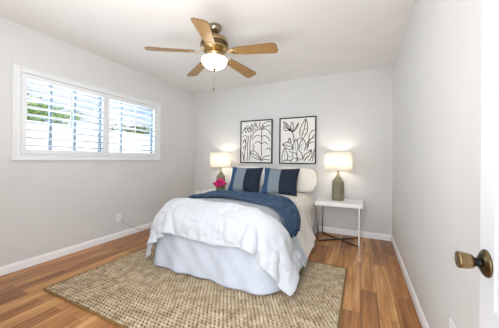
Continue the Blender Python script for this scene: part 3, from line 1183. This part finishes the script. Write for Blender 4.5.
# ------------------------------------------------------------------ framed line drawings
def spline(pts, k=6):
    P = [Vector((p[0], p[1])) for p in pts]
    if len(P) == 2:
        return P
    out = []
    for i in range(len(P) - 1):
        p0, p1, p2, p3 = P[max(i - 1, 0)], P[i], P[i + 1], P[min(i + 2, len(P) - 1)]
        for s in range(k):
            t = s / k
            out.append(0.5 * ((2 * p1) + (p2 - p0) * t + (2 * p0 - 5 * p1 + 4 * p2 - p3) * t * t + (3 * p1 - p0 - 3 * p2 + p3) * t ** 3))
    out.append(P[-1])
    return out


def picture(label, x, z, w, h, strokes):
    t = thing('framed_picture', label, 'picture', (x, DY - 0.001, z), 0, 'framed botanical line drawings')
    b = bmesh.new()
    fw, fd = 0.019, 0.03
    add_box(b, -w / 2, -w / 2 + fw, -fd, 0, -h / 2, h / 2, 0.001, 1)
    add_box(b, w / 2 - fw, w / 2, -fd, 0, -h / 2, h / 2, 0.001, 1)
    add_box(b, -w / 2 + fw, w / 2 - fw, -fd, 0, -h / 2, -h / 2 + fw, 0.001, 1)
    add_box(b, -w / 2 + fw, w / 2 - fw, -fd, 0, h / 2 - fw, h / 2, 0.001, 1)
    obj('frame', b, M['frame'], t)
    b = bmesh.new()
    add_box(b, -w / 2 + fw, w / 2 - fw, -0.020, -0.004, -h / 2 + fw, h / 2 - fw)
    pp = obj('canvas', b, M['paper'], t)
    b = bmesh.new()
    iw, ih = w - 2 * fw, h - 2 * fw
    for st in strokes:
        pts = spline(st)
        n = len(pts)
        L, R = [], []
        for i, p in enumerate(pts):
            d = (pts[min(i + 1, n - 1)] - pts[max(i - 1, 0)])
            q = Vector((d.x * iw, d.y * ih))
            q = q.normalized() if q.length > 1e-6 else Vector((1, 0))
            nn = Vector((-q.y, q.x)) * (0.0058 if 0 < i < n - 1 else 0.0022)
            c = Vector(((p.x - 0.5) * iw, (p.y - 0.5) * ih))
            cl = lambda v: (max(-iw / 2, min(iw / 2, v.x)), -0.0212, max(-ih / 2, min(ih / 2, v.y)))
            L.append(b.verts.new(cl(c + nn)))
            R.append(b.verts.new(cl(c - nn)))
        for i in range(n - 1):
            b.faces.new((L[i], L[i + 1], R[i + 1], R[i]))
    obj('ink_drawing', b, M['ink'], pp, smooth='keep', solid=0.0008, off=0)


palm = [
    # right plant: stalk with arching fronds
    [(0.68, 0.80), (0.69, 0.6), (0.68, 0.4), (0.70, 0.12)],
    [(0.68, 0.80), (0.58, 0.79), (0.45, 0.73), (0.34, 0.60)], [(0.68, 0.78), (0.80, 0.80), (0.92, 0.74), (0.98, 0.66)],
    [(0.68, 0.62), (0.55, 0.66), (0.42, 0.60), (0.36, 0.54)], [(0.69, 0.62), (0.80, 0.64), (0.90, 0.58), (0.96, 0.50)],
    [(0.68, 0.44), (0.58, 0.50), (0.46, 0.46)], [(0.69, 0.44), (0.80, 0.48), (0.90, 0.42)],
    [(0.68, 0.80), (0.72, 0.90), (0.84, 0.96), (0.97, 0.97)], [(0.70, 0.80), (0.82, 0.86), (0.97, 0.88)], [(0.72, 0.90), (0.74, 0.84), (0.84, 0.86)],
    [(0.66, 0.80), (0.62, 0.90), (0.64, 0.98)], [(0.62, 0.90), (0.54, 0.80)], [(0.56, 0.80), (0.52, 0.90), (0.48, 0.97)],
    # left plant: long stems and toothed leaf along the top
    [(0.08, 0.80), (0.20, 0.84), (0.34, 0.82), (0.50, 0.80)], [(0.03, 0.70), (0.10, 0.82), (0.22, 0.90)],
    [(0.12, 0.82), (0.16, 0.72), (0.22, 0.82)], [(0.22, 0.83), (0.28, 0.72), (0.32, 0.83)], [(0.32, 0.83), (0.38, 0.74), (0.42, 0.82)],
    [(0.24, 0.90), (0.30, 0.84), (0.36, 0.93), (0.40, 0.84), (0.46, 0.94), (0.50, 0.84)],
    [(0.34, 0.70), (0.30, 0.50), (0.30, 0.25), (0.28, 0.02)], [(0.26, 0.66), (0.22, 0.45), (0.22, 0.2), (0.20, 0.02)],
    [(0.04, 0.62), (0.12, 0.66), (0.20, 0.62), (0.12, 0.52), (0.04, 0.55)], [(0.04, 0.50), (0.14, 0.52), (0.16, 0.42), (0.06, 0.36)],
    [(0.05, 0.36), (0.12, 0.28), (0.10, 0.10), (0.14, 0.02)], [(0.04, 0.24), (0.08, 0.10), (0.06, 0.02)],
    [(0.10, 0.60), (0.16, 0.44), (0.14, 0.30)], [(0.02, 0.44), (0.10, 0.48)],
    # low leaf
    [(0.30, 0.24), (0.42, 0.28), (0.56, 0.20), (0.70, 0.06)], [(0.30, 0.24), (0.38, 0.14), (0.52, 0.08), (0.70, 0.06)], [(0.30, 0.24), (0.48, 0.17), (0.70, 0.06)],
    [(0.70, 0.06), (0.80, 0.14), (0.96, 0.16)], [(0.62, 0.02), (0.78, 0.06), (0.97, 0.05)], [(0.40, 0.27), (0.42, 0.21)], [(0.52, 0.22), (0.54, 0.15)],
    [(0.40, 0.44), (0.44, 0.36), (0.40, 0.30)], [(0.84, 0.30), (0.92, 0.34), (0.97, 0.28)],
]
leaves = [
    # tall pointed leaf, upper right
    [(0.58, 0.60), (0.58, 0.74), (0.66, 0.88), (0.74, 0.97), (0.79, 0.84), (0.78, 0.68), (0.68, 0.56)], [(0.62, 0.58), (0.70, 0.76), (0.74, 0.96)],
    [(0.64, 0.66), (0.60, 0.74)], [(0.68, 0.72), (0.77, 0.76)], [(0.66, 0.64), (0.76, 0.64)],
    # flower spray, upper left
    [(0.40, 0.46), (0.40, 0.58), (0.34, 0.70), (0.22, 0.74)], [(0.34, 0.70), (0.30, 0.84), (0.36, 0.92), (0.38, 0.78), (0.34, 0.70)],
    [(0.34, 0.70), (0.18, 0.80), (0.08, 0.93), (0.20, 0.88), (0.34, 0.70)], [(0.22, 0.74), (0.12, 0.74), (0.10, 0.86)], [(0.36, 0.70), (0.46, 0.80), (0.54, 0.90), (0.48, 0.78), (0.36, 0.68)],
    [(0.14, 0.92), (0.22, 0.80), (0.30, 0.74)], [(0.12, 0.80), (0.24, 0.76)],
    # right side leaf
    [(0.84, 0.50), (0.84, 0.60), (0.92, 0.70), (0.99, 0.72)], [(0.84, 0.50), (0.92, 0.54), (0.98, 0.62)], [(0.76, 0.40), (0.84, 0.50), (0.97, 0.56)],
    [(0.80, 0.34), (0.86, 0.44), (0.97, 0.46)], [(0.78, 0.28), (0.80, 0.40), (0.86, 0.50)],
    # middle and lower leaves
    [(0.06, 0.42), (0.16, 0.46), (0.30, 0.44), (0.40, 0.34)], [(0.06, 0.42), (0.16, 0.34), (0.28, 0.30), (0.40, 0.34)], [(0.06, 0.42), (0.24, 0.38), (0.40, 0.34)],
    [(0.22, 0.46), (0.28, 0.56), (0.33, 0.44)], [(0.27, 0.55), (0.28, 0.44)],
    [(0.38, 0.26), (0.38, 0.38), (0.46, 0.53), (0.53, 0.38), (0.50, 0.26)], [(0.46, 0.50), (0.45, 0.28)], [(0.48, 0.48), (0.58, 0.56), (0.68, 0.54)],
    [(0.56, 0.26), (0.57, 0.40), (0.66, 0.54), (0.75, 0.40), (0.70, 0.26)], [(0.66, 0.52), (0.63, 0.28)], [(0.58, 0.36), (0.65, 0.42)],
    [(0.05, 0.04), (0.06, 0.18), (0.13, 0.33), (0.22, 0.18), (0.20, 0.04)], [(0.13, 0.31), (0.13, 0.05)],
    [(0.26, 0.26), (0.36, 0.22), (0.38, 0.10), (0.30, 0.04)], [(0.24, 0.14), (0.34, 0.14)], [(0.38, 0.24), (0.48, 0.20), (0.50, 0.08), (0.46, 0.02)],
    [(0.50, 0.26), (0.50, 0.12), (0.54, 0.02)], [(0.56, 0.26), (0.64, 0.20), (0.66, 0.06)], [(0.66, 0.06), (0.72, 0.18), (0.82, 0.24), (0.90, 0.30)],
    [(0.70, 0.03), (0.76, 0.12), (0.84, 0.16), (0.90, 0.28), (0.92, 0.16), (0.84, 0.04)], [(0.72, 0.06), (0.84, 0.14)], [(0.92, 0.02), (0.96, 0.18), (0.99, 0.30)],
    [(0.42, 0.10), (0.52, 0.10), (0.62, 0.06)], [(0.04, 0.02), (0.20, 0.06), (0.36, 0.03)],
]
picture('left framed black line drawing of palm fronds above the bed', -1.688, 1.433, 0.615, 0.76, palm)
picture('right framed black line drawing of broad leaves above the bed', -0.952, 1.433, 0.605, 0.765, leaves)

# ------------------------------------------------------------------ ceiling fan
FXc, FYc = -1.33, 1.945
fan = thing('ceiling_fan', 'brass ceiling fan with five maple blades and a lit glass bowl', 'ceiling fan', (FXc, FYc, HT))
Z = lambda prof: [(r, z - HT) for r, z in prof]
b = bmesh.new()
add_lathe(b, Z([(0.0, 2.4395), (0.062, 2.4395), (0.071, 2.432), (0.070, 2.415), (0.060, 2.395), (0.044, 2.378), (0.030, 2.372), (0.016, 2.370)]), 48)
obj('canopy', b, M['pewter'], fan)
b = bmesh.new()
add_lathe(b, Z([(0.014, 2.372), (0.014, 2.35), (0.022, 2.346), (0.022, 2.335)]), 24)
obj('downrod', b, M['pewter'], fan)
b = bmesh.new()
add_lathe(b, Z([(0.024, 2.338), (0.060, 2.334), (0.098, 2.322), (0.124, 2.300), (0.134, 2.275), (0.135, 2.262)]), 64)
add_lathe(b, Z([(0.135, 2.225), (0.130, 2.208), (0.112, 2.192), (0.085, 2.182), (0.060, 2.180)]), 64)
mo = obj('motor_housing', b, M['brass'], fan)
b = bmesh.new()
add_lathe(b, Z([(0.128, 2.263), (0.137, 2.262), (0.139, 2.255), (0.139, 2.232), (0.137, 2.225), (0.128, 2.224)]), 64)
obj('dark_band', b, M['dark_brass'], mo)
b = bmesh.new()
add_lathe(b, Z([(0.060, 2.182), (0.072, 2.178), (0.072, 2.150), (0.064, 2.146), (0.064, 2.132), (0.096, 2.124), (0.122, 2.116), (0.130, 2.110), (0.122, 2.104)]), 56)
obj('light_fitter', b, M['bright_brass'], fan)
b = bmesh.new()
bp = []
for i in range(0, 19):
    a = (PI / 2) * i / 18
    bp.append((0.126 * math.cos(a) ** 0.85 if i < 18 else 0.0, 2.106 - 0.092 * math.sin(a)))
add_lathe(b, Z([(0.115, 2.110)] + bp), 56)
obj('glass_bowl', b, M['bowl'], fan)
b = bmesh.new()
add_lathe(b, Z([(0.020, 2.022), (0.024, 2.013), (0.015, 2.008), (0.009, 2.000), (0.011, 1.993), (0.0, 1.986)]), 24)
obj('finial', b, M['dark_brass'], fan)
b = bmesh.new()
add_tube(b, [(0.0, -0.0, 1.987 - HT), (-0.004, -0.004, 1.90 - HT), (-0.005, -0.005, 1.825 - HT)], 0.0012, 6)
ch = obj('pull_chain', b, M['pewter'], fan)
b = bmesh.new()
add_lathe(b, [(0.0, 1.826 - HT), (0.004, 1.822 - HT), (0.0065, 1.810 - HT), (0.005, 1.798 - HT), (0.0, 1.795 - HT)], 16, c=(-0.005, -0.005, 0))
obj('chain_weight', b, M['dark_brass'], ch)


def blade_bm():
    b = bmesh.new()
    out = []
    r0, r1 = 0.195, 0.640
    w0, w1 = 0.050, 0.069
    out.append((r0, -w0 * 0.8))
    for i in range(1, 9):
        s = i / 8
        out.append((r0 + 0.02 + (r1 - 0.045 - r0 - 0.02) * s, -(w0 + (w1 - w0) * s)))
    for i in range(1, 7):
        a = -PI / 2 + (PI / 2) * i / 6
        out.append((r1 - 0.045 + 0.045 * math.cos(a), -(w1 - 0.04) + 0.04 * math.sin(a)))
    out += [(x, -y) for x, y in reversed(out)]
    top = [b.verts.new((x, y, 0.004)) for x, y in out]
    bot = [b.verts.new((x, y, -0.004)) for x, y in out]
    b.faces.new(top)
    b.faces.new(list(reversed(bot)))
    n = len(out)
    for i in range(n):
        f = b.faces.new((bot[i], bot[(i + 1) % n], top[(i + 1) % n], top[i]))
        f.material_index = 1
    return b


def iron_bm():
    b = bmesh.new()
    add_bar(b, (0.105, 0, 0.022), (0.165, 0, 0.004), 0.024, 0.009, 0.002)
    add_box(b, 0.155, 0.245, -0.020, 0.020, -0.010, -0.0042, 0.002, 1)
    add_box(b, 0.185, 0.215, -0.038, 0.038, -0.0095, -0.0042, 0.002, 1)
    for x, y in ((0.232, 0.0), (0.20, 0.028), (0.20, -0.028)):
        add_lathe(b, [(0.0, -0.0125), (0.005, -0.012), (0.006, -0.0095)], 10, c=(x, y, 0))
    return b


blm = [M['blade'], M['blade_edge']]
first = obj('blade', blade_bm(), blm, fan)
firsti = obj('blade_iron', iron_bm(), M['bright_brass'], first)
for k in range(5):
    if k == 0:
        o = first
    else:
        o = first.copy()
        COL.objects.link(o)
        o.parent = fan
        c = firsti.copy()
        COL.objects.link(c)
        c.parent = o
    a = math.radians(6 + 72 * k)
    o.location = (0, 0, 2.178 - HT)
    o.rotation_euler = (Matrix.Rotation(a, 3, 'Z') @ Matrix.Rotation(math.radians(4.5), 3, 'Y') @ Matrix.Rotation(math.radians(-13), 3, 'X')).to_euler()
